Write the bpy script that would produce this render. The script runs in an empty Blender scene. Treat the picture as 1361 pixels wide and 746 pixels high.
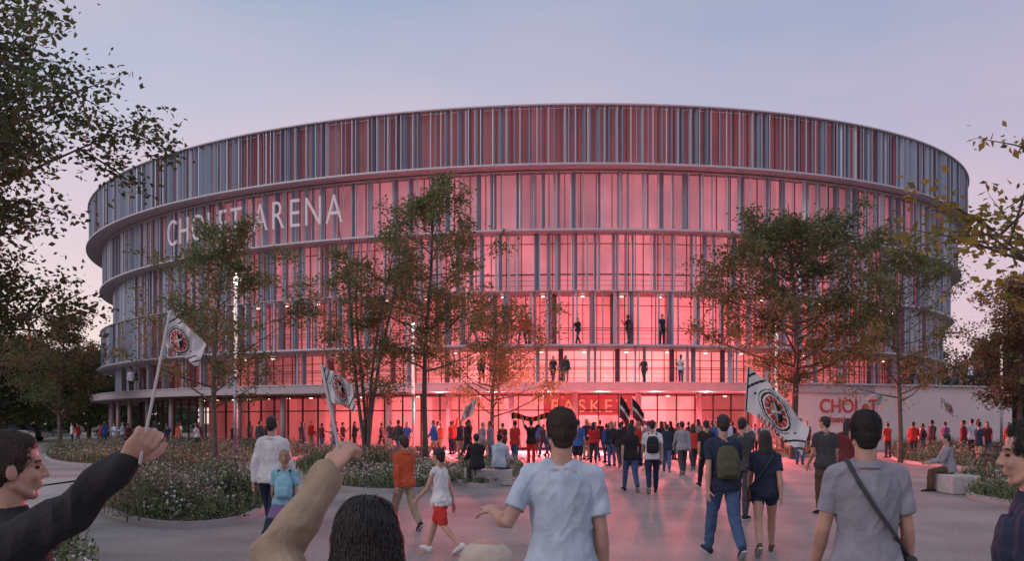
import bpy, math, random
import numpy as np
from mathutils import Vector as V, Matrix, noise
R=math.radians; pi=math.pi; sin=math.sin; cos=math.cos
rnd=random.Random(7); rng=np.random.default_rng(3)
SC=bpy.context.scene; C=SC.collection
F=1293.;CX=680.5;HY=562.;CZ=1.65
def gp(px,py):
    Y=F*CZ/(py-HY); return V(((px-CX)/F*Y,Y,0))
def at(px,py,Y): return V(((px-CX)/F*Y,Y,CZ-(py-HY)/F*Y))
# ---------------------------------------------------------------- materials
MC={}
def mat(name,col,rough=.8,metal=0,bump=0,bscale=60,var=0,vscale=3,emis=None,es=0):
    if name in MC: return MC[name]
    m=bpy.data.materials.new(name); m.use_nodes=True; nt=m.node_tree; b=nt.nodes['Principled BSDF']; L=nt.links.new
    b.inputs['Base Color'].default_value=(*col,1); b.inputs['Roughness'].default_value=rough; b.inputs['Metallic'].default_value=metal
    tc=nt.nodes.new('ShaderNodeTexCoord')
    if var:
        n=nt.nodes.new('ShaderNodeTexNoise'); n.inputs['Scale'].default_value=vscale; n.inputs['Detail'].default_value=6
        L(tc.outputs['Object'],n.inputs['Vector'])
        r=nt.nodes.new('ShaderNodeMapRange'); r.inputs[1].default_value=.3; r.inputs[2].default_value=.7; r.inputs[3].default_value=1-var; r.inputs[4].default_value=1+var
        L(n.outputs[0],r.inputs[0])
        mx=nt.nodes.new('ShaderNodeVectorMath'); mx.operation='SCALE'; mx.inputs[0].default_value=col; L(r.outputs[0],mx.inputs['Scale']); L(mx.outputs[0],b.inputs['Base Color'])
    if bump:
        n=nt.nodes.new('ShaderNodeTexNoise'); n.inputs['Scale'].default_value=bscale; n.inputs['Detail'].default_value=4
        L(tc.outputs['Object'],n.inputs['Vector'])
        bp=nt.nodes.new('ShaderNodeBump'); bp.inputs['Strength'].default_value=bump; bp.inputs['Distance'].default_value=.02
        L(n.outputs[0],bp.inputs['Height']); L(bp.outputs[0],b.inputs['Normal'])
    if emis:
        b.inputs['Emission Color'].default_value=(*emis,1); b.inputs['Emission Strength'].default_value=es
    MC[name]=m; return m
def glow(name,base,emis,s,L_,floor,rough=.6):  # interior light painted on as emission, fading with distance from the entrance
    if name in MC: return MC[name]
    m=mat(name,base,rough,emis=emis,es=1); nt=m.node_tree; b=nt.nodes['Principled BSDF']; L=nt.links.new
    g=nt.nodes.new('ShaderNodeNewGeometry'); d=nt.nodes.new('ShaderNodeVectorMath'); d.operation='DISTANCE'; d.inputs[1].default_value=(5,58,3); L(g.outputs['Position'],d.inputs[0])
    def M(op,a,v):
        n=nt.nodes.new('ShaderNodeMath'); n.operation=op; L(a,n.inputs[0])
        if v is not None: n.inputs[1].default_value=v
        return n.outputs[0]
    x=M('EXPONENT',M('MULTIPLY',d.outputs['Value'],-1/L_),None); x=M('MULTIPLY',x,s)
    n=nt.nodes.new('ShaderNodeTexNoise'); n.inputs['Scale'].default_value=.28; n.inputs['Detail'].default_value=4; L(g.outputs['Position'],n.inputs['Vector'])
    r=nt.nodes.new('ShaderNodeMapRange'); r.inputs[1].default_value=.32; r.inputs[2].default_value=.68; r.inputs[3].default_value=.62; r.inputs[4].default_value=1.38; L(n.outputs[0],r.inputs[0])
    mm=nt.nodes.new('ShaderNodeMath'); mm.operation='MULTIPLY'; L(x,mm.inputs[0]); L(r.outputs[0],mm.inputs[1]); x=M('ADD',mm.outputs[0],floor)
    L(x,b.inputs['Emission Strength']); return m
COL=dict(white=(.68,.68,.7),pale=(.45,.54,.64),grey=(.26,.26,.3),charcoal=(.05,.05,.057),black=(.016,.016,.02),navy=(.018,.027,.06),blue=(.03,.1,.35),
 red=(.55,.035,.03),orange=(.55,.09,.035),maroon=(.14,.02,.03),denim=(.055,.1,.21),beige=(.34,.26,.18),cream=(.5,.44,.37),brown=(.1,.055,.035),olive=(.075,.075,.045),purple=(.16,.11,.26),pastel=(.22,.45,.55),dark=(.014,.01,.009),chestnut=(.045,.024,.015),fair=(.32,.2,.13),
 skin0=(.47,.27,.2),skin1=(.38,.21,.145),skin2=(.14,.07,.045))
def cloth(c): return mat('cloth_'+c,COL[c],.9,bump=.5,bscale=22,var=.18,vscale=8)
def skin(i): return mat('skin_%d'%i,COL['skin%d'%i],.5,bump=.1,bscale=80,var=.14,vscale=12)
def hairm(c): return mat('hair_'+c,COL[c],.5,bump=.5,bscale=90,var=.35,vscale=40)
# ---------------------------------------------------------------- mesh builder
class MB:
    def __init__(s): s.v=[];s.f=[];s.m=[]
    def add(s,v,f,m=0):
        n=len(s.v); s.v+=[tuple(p) for p in v]; s.f+=[tuple(i+n for i in q) for q in f]; s.m+=[m]*len(f); return s
    def box(s,c,d,rz=0,m=0):
        x,y,z=d[0]/2,d[1]/2,d[2]/2; a,b=cos(rz),sin(rz)
        vs=[(c[0]+i*x*a-j*y*b,c[1]+i*x*b+j*y*a,c[2]+k*z) for k in(-1,1) for i,j in((-1,-1),(1,-1),(1,1),(-1,1))]
        return s.add(vs,[(3,2,1,0),(4,5,6,7),(0,1,5,4),(1,2,6,5),(2,3,7,6),(3,0,4,7)],m)
    def loft(s,rings,m=0,n=14,cap=True):
        vs=[];fs=[]
        for c,a,b in rings:
            for i in range(n):
                t=2*pi*i/n; vs.append(c+a*cos(t)+b*sin(t))
        for j in range(len(rings)-1):
            for i in range(n):
                k=(i+1)%n; fs.append((j*n+i,j*n+k,(j+1)*n+k,(j+1)*n+i))
        if cap: fs.append(tuple(range(n))[::-1]); fs.append(tuple((len(rings)-1)*n+i for i in range(n)))
        return s.add(vs,fs,m)
    def tube(s,pts,rs,n=10,m=0,round_=True):
        pts=[V(p) for p in pts]
        if not hasattr(rs,'__len__'): rs=[rs]*len(pts)
        rs=list(rs)
        if round_:
            d0=(pts[0]-pts[1]).normalized(); d1=(pts[-1]-pts[-2]).normalized(); r0,r1=rs[0],rs[-1]
            pts=[pts[0]+d0*r0*.95,pts[0]+d0*r0*.6]+pts+[pts[-1]+d1*r1*.6,pts[-1]+d1*r1*.95]; rs=[r0*.3,r0*.8]+rs+[r1*.8,r1*.3]
        rings=[];pa=None
        for i,p in enumerate(pts):
            d=(pts[min(i+1,len(pts)-1)]-pts[max(i-1,0)])
            if d.length<1e-9: d=V((0,0,1))
            d.normalize()
            if pa is None: pa=d.orthogonal().normalized()
            pa=(pa-d*pa.dot(d)); pa=pa.normalized() if pa.length>1e-6 else d.orthogonal().normalized()
            rings.append((p,pa*rs[i],d.cross(pa)*rs[i]))
        return s.loft(rings,m,n)
    def ell(s,c,r,M=None,m=0,nu=14,nv=9):
        rings=[]; c=V(c)
        X,Y,Z=(V((1,0,0)),V((0,1,0)),V((0,0,1))) if M is None else (M.col[0],M.col[1],M.col[2])
        for j in range(nv+1):
            p=pi*(j+.15)/(nv+.3)-pi/2; rings.append((c+Z*r[2]*sin(p),X*r[0]*cos(p),Y*r[1]*cos(p)))
        return s.loft(rings,m,nu)
    def mesh(s,name='m'):
        me=bpy.data.meshes.new(name); me.from_pydata(s.v,[],s.f); me.polygons.foreach_set('material_index',s.m); me.update(); return me
    def build(s,name,mats,parent=None,smooth=False):
        me=s.mesh(name)
        for m in (mats if isinstance(mats,(list,tuple)) else [mats]): me.materials.append(m)
        if smooth: me.polygons.foreach_set('use_smooth',[True]*len(me.polygons))
        o=bpy.data.objects.new(name,me); C.objects.link(o); o.parent=parent; return o
def tag(o,label=None,cat=None,group=None,kind=None):
    if label:o['label']=label
    if cat:o['category']=cat
    if group:o['group']=group
    if kind:o['kind']=kind
    return o
def empty(name,loc,rz=0,sc=1):
    o=bpy.data.objects.new(name,None); C.objects.link(o); o.location=loc; o.rotation_euler=(0,0,rz); o.scale=(sc,)*3; o.empty_display_size=.2; return o
def wav(p,f,seed):
    r=np.random.default_rng(seed); a=np.zeros(len(p))
    for _ in range(7):
        k=r.normal(0,1,3)*np.array([1,1,.6])*f; a+=np.sin(p@k+r.uniform(0,6)+1.3*np.sin(p@(r.normal(0,1,3)*f*.6)+r.uniform(0,6)))
    return a/3.
def remesh(mb,vox,it=2,fold=0,seed=0):
    o=bpy.data.objects.new('t',mb.mesh('t')); C.objects.link(o)
    m=o.modifiers.new('r','REMESH'); m.mode='VOXEL'; m.voxel_size=vox; m.use_smooth_shade=True
    s=o.modifiers.new('s','SMOOTH'); s.factor=.5; s.iterations=it
    me=bpy.data.meshes.new_from_object(o.evaluated_get(bpy.context.evaluated_depsgraph_get())); old=o.data
    bpy.data.objects.remove(o); bpy.data.meshes.remove(old)
    if fold:
        n=len(me.vertices); co=np.empty(n*3); no=np.empty(n*3); me.vertices.foreach_get('co',co); me.vertices.foreach_get('normal',no); co=co.reshape(-1,3); no=no.reshape(-1,3)
        a=wav(co,13,seed)+.5*wav(co,30,seed+1); co=co+no*(np.maximum(.85-np.abs(a)*1.4,-.8)*fold*.8)[:,None]; me.vertices.foreach_set('co',co.ravel())
    me.polygons.foreach_set('use_smooth',[True]*len(me.polygons)); me.update(); return me
# ---------------------------------------------------------------- people
X=V((1,0,0))
POSE=dict(
 stand=dict(legs=((3,3),(-3,2)),arms=((8,-2,12),(8,4,15))),
 relax=dict(legs=((8,12),(-4,1)),arms=((10,5,30),(9,-3,10)),yaw=25),
 walk=dict(legs=((24,6),(-16,24)),arms=((8,-18,12),(8,20,22)),lean=4),
 stride=dict(legs=((-18,28),(26,8)),arms=((8,22,25),(8,-20,10)),lean=5),
 fold=dict(legs=((2,2),(-2,2)),arms=((4,15,95),(4,12,100)),yaw=-10),
 phone=dict(legs=((5,8),(-3,2)),arms=((9,0,10),(2,25,120)),yaw=-20),
 wave=dict(legs=((4,3),(-6,4)),arms=((8,-5,12),(18,150,20))),
 cheer=dict(legs=((6,3),(-6,4)),arms=((25,150,25),(25,150,25))),
 sit=dict(legs=((82,84),(80,76)),arms=((6,28,50),(6,30,45)),lean=8),
)
def ik(S,T,l1,l2,h):
    d=T-S; D=min(d.length,(l1+l2)*.995); d.normalize(); T=S+d*D
    a=(l1*l1-l2*l2+D*D)/(2*D); q=math.sqrt(max(l1*l1-a*a,0)); h=V(h); h=h-d*h.dot(d); h.normalize()
    return S+d*a+h*q,T
def hand(mb,w,d,n,s,curl=18,k=1):
    d=d.normalized(); n=(n-d*n.dot(d)).normalized(); sd=d.cross(n)
    if s*1.0<0: sd=-sd
    mb.loft([(w-d*.02*k,sd*.026*k,n*.02*k),(w+d*.015*k,sd*.029*k,n*.018*k),(w+d*.05*k,sd*.04*k,n*.016*k),(w+d*.09*k,sd*.04*k,n*.013*k)])
    for i,(o,l) in enumerate(((.031,.07),(.0105,.079),(-.0105,.073),(-.031,.057))):
        p=w+d*.088*k+sd*o*k; a=R(curl*(.8+.12*i)); pts=[p-d*.012*k,p]; c=a*.8
        for q in (.45,.31,.24):
            p=p+(d*cos(c)+n*sin(c))*l*q*k; pts.append(p); c+=a
        mb.tube(pts,[.0095*k,.0095*k,.009*k,.0082*k,.007*k],8)
    p=w+d*.025*k+sd*.028*k; a=R(25+curl*.5); pts=[p]
    for q,l in ((0,.035),(1,.032),(2,.026)):
        dd=(d*.75+sd*(.8-.5*q*min(curl,70)/70)+n*(.25+.5*q*sin(a))).normalized(); p=p+dd*l*k; pts.append(p)
    mb.tube(pts,[.016*k,.012*k,.011*k,.009*k],8)
FC={}
def figure(pose,top,bot,hair,vox,kid,ex=None):
    key=(pose,vox,kid)
    if ex is None and (key,top,bot,hair) in FC: return FC[(key,top,bot,hair)]
    o=dict(POSE[pose]); ex=ex or {}; o.update(ex)
    lean=R(o.get('lean',2)); ax=V((0,sin(lean),cos(lean))); ay=V((0,cos(lean),-sin(lean))); w=o.get('w',1)*(.93 if kid else 1); hs=1.18 if kid else 1.02
    legs={}; mz=9
    for s,(a,b) in zip((-1,1),o['legs']):
        a,b=R(a),R(b); h=V((s*.09,0,0)); kn=h+V((s*.01,sin(a),-cos(a)))*.42; an=kn+V((0,sin(a-b),-cos(a-b)))*.41
        pt=R(0 if b-a<R(22) or pose=='sit' else 32); 
        if a>R(18) and pose!='sit': pt=R(-14)
        fd=V((s*.12,cos(pt),-sin(pt))).normalized(); dn=V((0,-sin(pt),-cos(pt)))
        legs[s]=[h,kn,an,fd,dn]
        mz=min(mz,(an+dn*.075-fd*.06).z,(an+dn*.075+fd*.14).z)
    up=V((0,0,-mz))
    for s in legs:
        for i in range(3): legs[s][i]=legs[s][i]+up
    Pv=up+V((0,0,.02)); T=lambda h,y=0: Pv+ax*h+ay*y
    arms={}
    for s,A in zip((-1,1),o['arms']):
        S=T(.452)+X*s*.166*w; A=ex.get('arm%d'%s,A)
        if len(A)==3 and not hasattr(A[0],'x'):
            ou,fw,el=map(R,A); D=lambda f,u: V((s*sin(u),sin(f)*cos(u),-cos(f)*cos(u)))
            E=S+D(fw,ou)*.29; Wr=E+D(fw+el,ou*.4)*.25
        else: E,Wr=ik(S,A[0],.29,.25,A[1])
        arms[s]=(S,E,Wr)
    yaw,pit=R(o.get('yaw',0)),R(o.get('pitch',0))
    HM=Matrix.Rotation(yaw,3,'Z')@Matrix.Rotation(pit,3,'X'); Hc=T(.5)+V((0,.012,.197+.02*(hs-1)*5)); hp=lambda x,y,z: Hc+HM@(V((x,y,z))*hs)
    out=FC.get(key) if not ex else None
    rings=[(-.13,.09,.07),(-.1,.135,.1),(-.02,.168,.118),(.07,.152,.108),(.17,.138,.098),(.28,.152,.108),(.38,.168,.115),(.44,.158,.105),(.485,.115,.085),(.515,.072,.065)]
    def torso(mb,lo,hi,inf,m=0,flare=0):
        rr=[(h,a,b) for h,a,b in rings if lo<=h<=hi]
        mb.loft([(T(h),X*(a*w+inf+flare*max(0,.25-h)),ay*(b+inf+flare*max(0,.25-h))) for h,a,b in rr],m,20)
    if not out:
        b=MB(); torso(b,-1,1,0); b.tube([T(.47),T(.5,.0),hp(0,-.02,-.05)],[.066,.06,.056],14)
        for s in (-1,1):
            S,E,Wr=arms[s]; b.tube([T(.505)+X*s*.03,S+V((0,0,.005))],[.05,.05],12)
            b.tube([S,S.lerp(E,.4),E,E.lerp(Wr,.3),Wr],[.052,.045,.037,.04,.026],12)
            d=(Wr-E).normalized(); n=ex.get('palm%d'%s,V((-s,0.25,0)))
            if abs(n.normalized().dot(d))>.9: n=V((0,-1,0))
            hand(b,Wr,d,n,-s if n.x*s<=0 else s,ex.get('curl%d'%s,22))
            h,kn,an,fd,dn=legs[s]; b.tube([h,h.lerp(kn,.5),kn,kn.lerp(an,.35),an],[.088,.075,.054,.056,.036],14)
            b.tube([an+dn*.045-fd*.03,an+dn*.05+fd*.12],[.03,.024])
        Mh=HM.to_4x4().to_3x3()
        def he(c,r,M2=None): b.ell(hp(*c),[q*hs for q in r],Mh if M2 is None else Mh@M2,nu=20,nv=14)
        he((0,-.012,.03),(.073,.094,.088)); he((0,.01,-.03),(.058,.076,.08)); he((0,.052,-.09),(.024,.022,.019)); he((0,.078,.018),(.042,.013,.009))
        b.tube([hp(.052,.0,-.055),hp(.03,.045,-.088)],[.017,.015]); b.tube([hp(-.052,.0,-.055),hp(-.03,.045,-.088)],[.017,.015])
        he((.034,.06,-.03),(.02,.02,.022)); he((-.034,.06,-.03),(.02,.02,.022)); he((0,.081,-.056),(.02,.009,.0055)); he((0,.079,-.067),(.018,.009,.006))
        b.tube([hp(0,.082,.012),hp(0,.095,-.018),hp(0,.1,-.031)],[.007,.009,.011]); he((.012,.088,-.034),(.008,.009,.007)); he((-.012,.088,-.034),(.008,.009,.007))
        for s in (-1,1): he((s*.076,-.005,-.012),(.008,.019,.03),Matrix.Rotation(s*.3,3,'Z'))
        out=dict(body=remesh(b,vox,2))
        for s in (-1,1):
            e=MB(); e.ell(hp(s*.03,.0735,-.004),(.011*hs,.0095*hs,.0055*hs),Mh); out['eye%d'%s]=e.mesh()
            e=MB(); e.loft([(hp(s*.031+q*.02,.083-.012*abs(q)+(-.004 if q*s>0 else 0),.018-.004*q*q),HM@V((0,.004,0)),HM@V((0,0,.003))) for q in (-1,-.5,0,.5,1)],0,8); out['brow%d'%s]=e.mesh()
        for sname,s in (('shoeL',-1),('shoeR',1)):
            h,kn,an,fd,dn=legs[s]; sh=MB(); sx=fd.cross(dn); sole=an+dn*.078
            sh.loft([(sole+fd*q-dn*r2,sx*r1,dn*r2) for q,r1,r2 in ((-.085,.018,.022),(-.075,.033,.04),(-.03,.037,.05),(.04,.04,.042),(.1,.046,.03),(.15,.042,.024),(.18,.022,.016))],0,12)
            sh.loft([(sole+fd*q+dn*.004,sx*(r1+.003),dn*.012) for q,r1 in ((-.09,.02),(-.075,.035),(0,.038),(.1,.047),(.155,.043),(.187,.022))],1,12); out[sname]=sh.mesh()
        out['hand']={s:arms[s][2]+(arms[s][2]-arms[s][1]).normalized()*.07 for s in arms}
        if not ex: FC[key]=out
    res=dict(out)
    fo=.014 if vox<.009 else .007
    sk=(key,'top',top); me=FC.get(sk) if not ex else None
    if me is None:
        b=MB(); lg=top in('long','jacket'); inf=.02+(.006 if top=='jacket' else 0); lo=-.11
        torso(b,lo,.49,inf,0,.09)
        if top=='jacket':
            b.tube([T(.46),T(.53)],[.088,.074],16)
            b.loft([(T(.47,-.06),X*.1,ay*.05),(T(.5,-.075),X*.11,ay*.06),(T(.535,-.07),X*.085,ay*.045),(T(.55,-.06),X*.05,ay*.03)],0,16)
        else: b.tube([T(.47),T(.508)],[.075,.069],14,round_=False)
        for s in (-1,1):
            S,E,Wr=arms[s]; b.tube([T(.5)+X*s*.04,S+V((0,0,.008))],[.06 if top!='jacket' else .066,.059+inf*.2],12)
            if top=='tank': b.tube([S,S.lerp(E,.06)],[.06,.058],12)
            elif lg: b.tube([S,S.lerp(E,.5),E,E.lerp(Wr,.5),E.lerp(Wr,.95)],[.056+inf*.7,.05+inf*.6,.046+inf*.6,.042+inf*.5,.031+inf*.5],14)
            else: b.tube([S-(E-S)*.05,S,S.lerp(E,.35),S.lerp(E,.68)],[.05,.063,.06,.062],14,round_=False)
        me=remesh(b,vox,3,fo,1)
        if not ex: FC[sk]=me
    res['shirt']=me
    sk=(key,'bot',bot); me=FC.get(sk) if not ex else None
    if me is None:
        b=MB(); torso(b,-.14,.07,.01)
        for s in (-1,1):
            h,kn,an,fd,dn=legs[s]
            if bot=='long': b.tube([h,h.lerp(kn,.5),kn,kn.lerp(an,.4),kn.lerp(an,.93)],[.096,.085,.068,.064,.054],14)
            elif bot=='shorts': b.tube([h,h.lerp(kn,.5),h.lerp(kn,.8)],[.098,.098,.09],14)
            elif bot=='brief': b.tube([h,h.lerp(kn,.3)],[.1,.094],14)
            else: b.tube([h,h.lerp(kn,.2)],[.095,.09],12)
        if bot=='skirt': b.loft([(T(.06),X*.16,ay*.12),(T(-.05),X*.2,ay*.17),(T(-.18),X*.25,ay*.22),(T(-.27),X*.29,ay*.26)],0,24)
        me=remesh(b,vox,3,fo*.8,5)
        if not ex: FC[sk]=me
    res['trousers']=me
    sk=(key,'hair',hair); me=FC.get(sk) if not ex else None
    if me is None:
        b=MB(); e=lambda c,r: b.ell(hp(*c),[q*hs for q in r],HM,nu=20,nv=14)
        if hair=='cap':
            e((0,-.012,.042),(.08,.1,.07)); e((0,-.012,.112),(.01,.01,.006)); b.loft([(hp(0,y,.035-.02*(y-.05)/.1),HM@X*rx*hs,HM@V((0,0,1))*.007) for y,rx in ((.05,.075),(.1,.078),(.14,.06),(.165,.03))],0,14)
        else:
            e((0,-.017,.04),(.079,.094,.085)); e((0,-.048,-.005),(.067,.058,.07)); e((0,.02,.072),(.058,.06,.043)); e((0,-.055,-.055),(.05,.035,.03))
            for s in(-1,1): e((s*.062,-.012,.005),(.016,.03,.035))
            if hair=='long':
                b.loft([(hp(0,-.03,.04),X*.083*hs,V((0,.08,0))),(hp(0,-.045,-.02),X*.09*hs,V((0,.068,0))),(hp(0,-.062,-.09),X*.094*hs,V((0,.055,0))),(hp(0,-.08,-.17),X*.098,V((0,.046,0))),(hp(0,-.09,-.26),X*.085,V((0,.032,0))),(hp(0,-.09,-.31),X*.04,V((0,.015,0)))],0,18)
            if hair=='tail': e((0,-.12,.05),(.025,.03,.03)); b.tube([hp(0,-.12,.05),hp(0,-.16,-.02),hp(0,-.15,-.12),hp(0,-.13,-.19)],[.022,.032,.027,.008])
        me=remesh(b,max(vox,.007),2,.005 if hair!='cap' else 0,2)
        if not ex: FC[sk]=me
    res['hair']=me
    res['T']=T; res['hp']=hp; res['legs']=legs
    if not ex: FC[(key,top,bot,hair)]=res
    return res
PEOPLE=[]
def ob(name,me,m,parent):
    o=bpy.data.objects.new(name,me); C.objects.link(o); o.parent=parent
    ms=m if isinstance(m,(list,tuple)) else [m]
    while len(me.materials)<len(ms): me.materials.append(None)
    for i,q in enumerate(ms): o.material_slots[i].link='OBJECT'; o.material_slots[i].material=q
    return o
def strands(me,n,ln,m,parent,lng=False,seed=1):
    r=random.Random(seed); b=MB(); N=len(me.vertices); co=np.empty(N*3); no=np.empty(N*3); me.vertices.foreach_get('co',co); me.vertices.foreach_get('normal',no); co=co.reshape(-1,3); no=no.reshape(-1,3)
    sp=.08 if lng else .25
    for _ in range(n):
        i=r.randrange(N); nn=V(no[i]); p=V(co[i])
        f=V((r.gauss(0,sp),-.2+r.gauss(0,sp),-1)); 
        if nn.z>.6: f=V((nn.x*2+r.gauss(0,sp),nn.y*2-.5+r.gauss(0,sp),-.3))
        f=f-nn*f.dot(nn); 
        if f.length<.05: continue
        f.normalize(); l=ln*r.uniform(.5,1.3); s=f.cross(nn)*.0013; lift=r.uniform(.0,.0035)
        a=p; c=p+f*l*.5+nn*(lift+.001-l*l*.6); d=p+f*l+nn*(lift*1.3-l*l*4.0)
        b.add([a-s,a+s,c+s,c-s,d],[(0,1,2,3),(3,2,4)])
    return b.build('strands',m,parent)
def P(label,px,py=None,Y=None,H=1.74,rz=0,pose='stand',top='short',tc='black',bot='long',bc='denim',hair='short',hc='dark',sk=0,sc='black',near=0,kid=False,group=None,z=0,ex=None,ikw=None,gear=(),face=False):
    if Y is None: Y=gp(px,py).y
    x=(px-CX)/F*Y; rz=R(rz); ex=dict(ex) if ex else None
    vox={0:.013,1:.008,2:.0052}[near]
    st=1.78 if kid else 1.75
    s0=H/st*1.0
    if ikw:
        ex=ex or {}; I=(Matrix.Translation((x,Y,z))@Matrix.Rotation(rz,4,'Z')@Matrix.Scale(s0,4)).inverted()
        for s,(w,h) in ikw.items(): ex['arm%d'%s]=(I@V(w),I.to_3x3()@V(h))
    f=figure(pose,top,bot,hair,vox,kid,ex)
    root=empty('person',(x,Y,z),rz,s0)
    tag(root,label,'person',group); PEOPLE.append((root,px))
    ob('body',f['body'],skin(sk),root); ob('shirt' if top!='jacket' else 'jacket',f['shirt'],cloth(tc),root); ob({'long':'trousers','skirt':'skirt'}.get(bot,'shorts'),f['trousers'],cloth(bc),root)
    h=ob('cap' if hair=='cap' else 'hair',f['hair'],cloth(hc) if hair=='cap' else hairm(hc),root)
    if near or face:
        for q in(-1,1): ob('eye',f['eye%d'%q],mat('eye',(.02,.012,.01),.15),root)
        if near==2:
            for q in(-1,1): ob('eyebrow',f['brow%d'%q],hairm('dark'),root)
            if hair=='cap':
                e=MB(); e.ell(f['hp'](0,-.016,.0),[.078*1.18,.092*1.18,.06*1.18]); ob('hair',remesh(e,.007,2,.004),hairm('chestnut'),root)
    for q in('shoeL','shoeR'): ob('shoe',f[q],[cloth(sc),mat('sole',(.45,.45,.45),.7)],root)
    if near==2 and hair!='cap': strands(f['hair'],10000 if hair=='short' else 16000,.02 if hair=='short' else .035,hairm(hc),h,hair=='long')
    if near and top in('long',) or (near==2 and top=='short' and tc=='grey'):
        T=f['T']; c=MB(); c.loft([(T(.5),X*.082,V((0,.078,0))),(T(.545,-.004),X*.066,V((0,.066,0))),(T(.54,-.004),X*.073,V((0,.073,0))),(T(.51,-.002),X*.094,V((0,.088,0)))],0,20,False); ob('collar',c.mesh(),cloth(tc),root)
    M=Matrix.Translation((x,Y,z))@Matrix.Rotation(rz,4,'Z')@Matrix.Scale(s0,4)
    for g in gear: GEAR[g[0]](f,root,label,*g[1:])
    return root,f,M
def place(o,root): o.location=root.location; o.rotation_euler=root.rotation_euler; o.scale=root.scale
def backpack(f,root,label,c,desc):
    T=f['T']; e=empty('backpack',(0,0,0)); place(e,root); tag(e,desc,'backpack')
    b=MB()
    ay=(T(0,1)-T(0,0)); axx=(T(1)-T(0))
    b.loft([(T(h,-.115-d/2),X*w,ay*(d/2)) for h,w,d in ((.04,.09,.08),(.06,.135,.14),(.15,.145,.16),(.3,.14,.14),(.4,.115,.1),(.44,.06,.05))],0,20)
    b.loft([(T(h,-.255-.02),X*w,ay*d) for h,w,d in ((.07,.06,.02),(.09,.1,.035),(.2,.1,.035),(.23,.06,.02))],0,16)
    ob('sack',remesh(b,.01,2,.003),cloth(c),e)
    for q in(-1,1):
        s=MB(); s.loft([(p,X*.022,n*.006) for p,n in ((T(.40,-.13)+X*q*.07,axx),(T(.52,-.06)+X*q*.09,ay*.5+axx*.5),(T(.545,.04)+X*q*.1,axx),(T(.44,.145)+X*q*.115,ay),(T(.25,.15)+X*q*.14,ay),(T(.12,.05)+X*q*.185,ay),(T(.1,-.13)+X*q*.13,axx))],0,8)
        ob('strap',s.mesh(),cloth('charcoal'),e)
def shoulderbag(f,root,label,c,desc,q=1,low=0):
    T=f['T']; e=empty('shoulder_bag',(0,0,0)); place(e,root); tag(e,desc,'bag'); s=MB()
    b=MB(); b.loft([(T(h-low)+X*q*.22,V((0,a,0)),X*.035) for h,a in((-.16,.1),(-.14,.125),(.0,.12),(.03,.1))],0,16); ob('pouch',remesh(b,.01,2,.002),cloth(c),e)
    s.tube([T(.03-low)+X*q*.22,T(.15,-.134)+X*q*.11,T(.3,-.153)+X*0,T(.43,-.147)-X*q*.08,T(.55,-.03)-X*q*.11,T(.52,.09)-X*q*.1,T(.3,.155),T(.1,.14)+X*q*.12,T(.02-low)+X*q*.22],.012,8); ob('strap',s.mesh(),cloth('charcoal'),e)
GEAR=dict(backpack=backpack,bag=shoulderbag)
# ---- flags
def emblem(u,v,var=0):
    if var==1: u,v=u*.95+.16,v*.95-.1
    if var==2: u,v=u*1.05-.05,v*.9+.1
    x=(u-.5)*1.4; y=v-.5; r=math.hypot(x,y); a=math.atan2(y,x)
    if r<.36:
        if r>.32: return 1
        if r>.29: return 0
        if r>.2: return 2 if (a*6/pi)%1>.16 else 0
        if r>.175: return 1
        if abs(x+y)<.03 or abs(x-y*.6)<.022: return 0
        return 1 if (x-y)>0 else 3
    if .39<r<.41 and abs(a)>.5: return 1
    if r>.46 and abs(((x+y*.8)*5)%1-.5)<.13 and (x*y>0): return 1
    if y>.4 and abs(x)<.4 and (int((x+.5)*22)%2==0): return 2
    if u<.03: return 1
    return 0
def flag(label,base,tip,w,h,dirv,droop,amp=.05,group='flags waved by supporters',alt=0,nn=(90,60)):
    base,tip=V(base),V(tip); e=empty('flag',base); tag(e,label,'flag',group)
    L0=tip-base; p=MB(); r=.003+.004*L0.length; p.tube([(0,0,0),L0],[r,r*.8],8); p.build('pole',mat('pole_white',(.5,.5,.5),.5),e,True)
    d=V(dirv).normalized(); dn=-L0.normalized(); nrm=d.cross(dn).normalized(); b=MB(); nu,nv=nn; vs=[];fs=[];ms=[]
    for j in range(nv+1):
        for i in range(nu+1):
            u,v=i/nu,j/nv; q=L0*.99+dn*(h*v*(1-.12*u))+d*w*u*(.9-.08*v)+V((0,0,-1))*droop*w*u**1.4*(1-.25*v)+nrm*amp*(u**.5)*(sin(9*u+2.6*v)+.5*sin(17*u-4*v)+.25*sin(29*u+5*v)); vs.append(q)
    for j in range(nv):
        for i in range(nu):
            k=j*(nu+1)+i; fs.append((k,k+1,k+nu+2,k+nu+1)); u,v=(i+.5)/nu,(j+.5)/nv
            ms.append(emblem(u,v,alt) if alt<5 else (1 if v<.42 else (0 if v<.58 else 4)))
    b.v=vs;b.f=fs;b.m=ms
    b.build('banner',[mat('flag_white',(.62,.6,.6),.9,bump=.2,bscale=12),cloth('black'),mat('flag_red',(.42,.04,.035),.9),mat('flag_gold',(.42,.2,.12),.9),cloth('maroon')],e,True); return e
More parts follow.
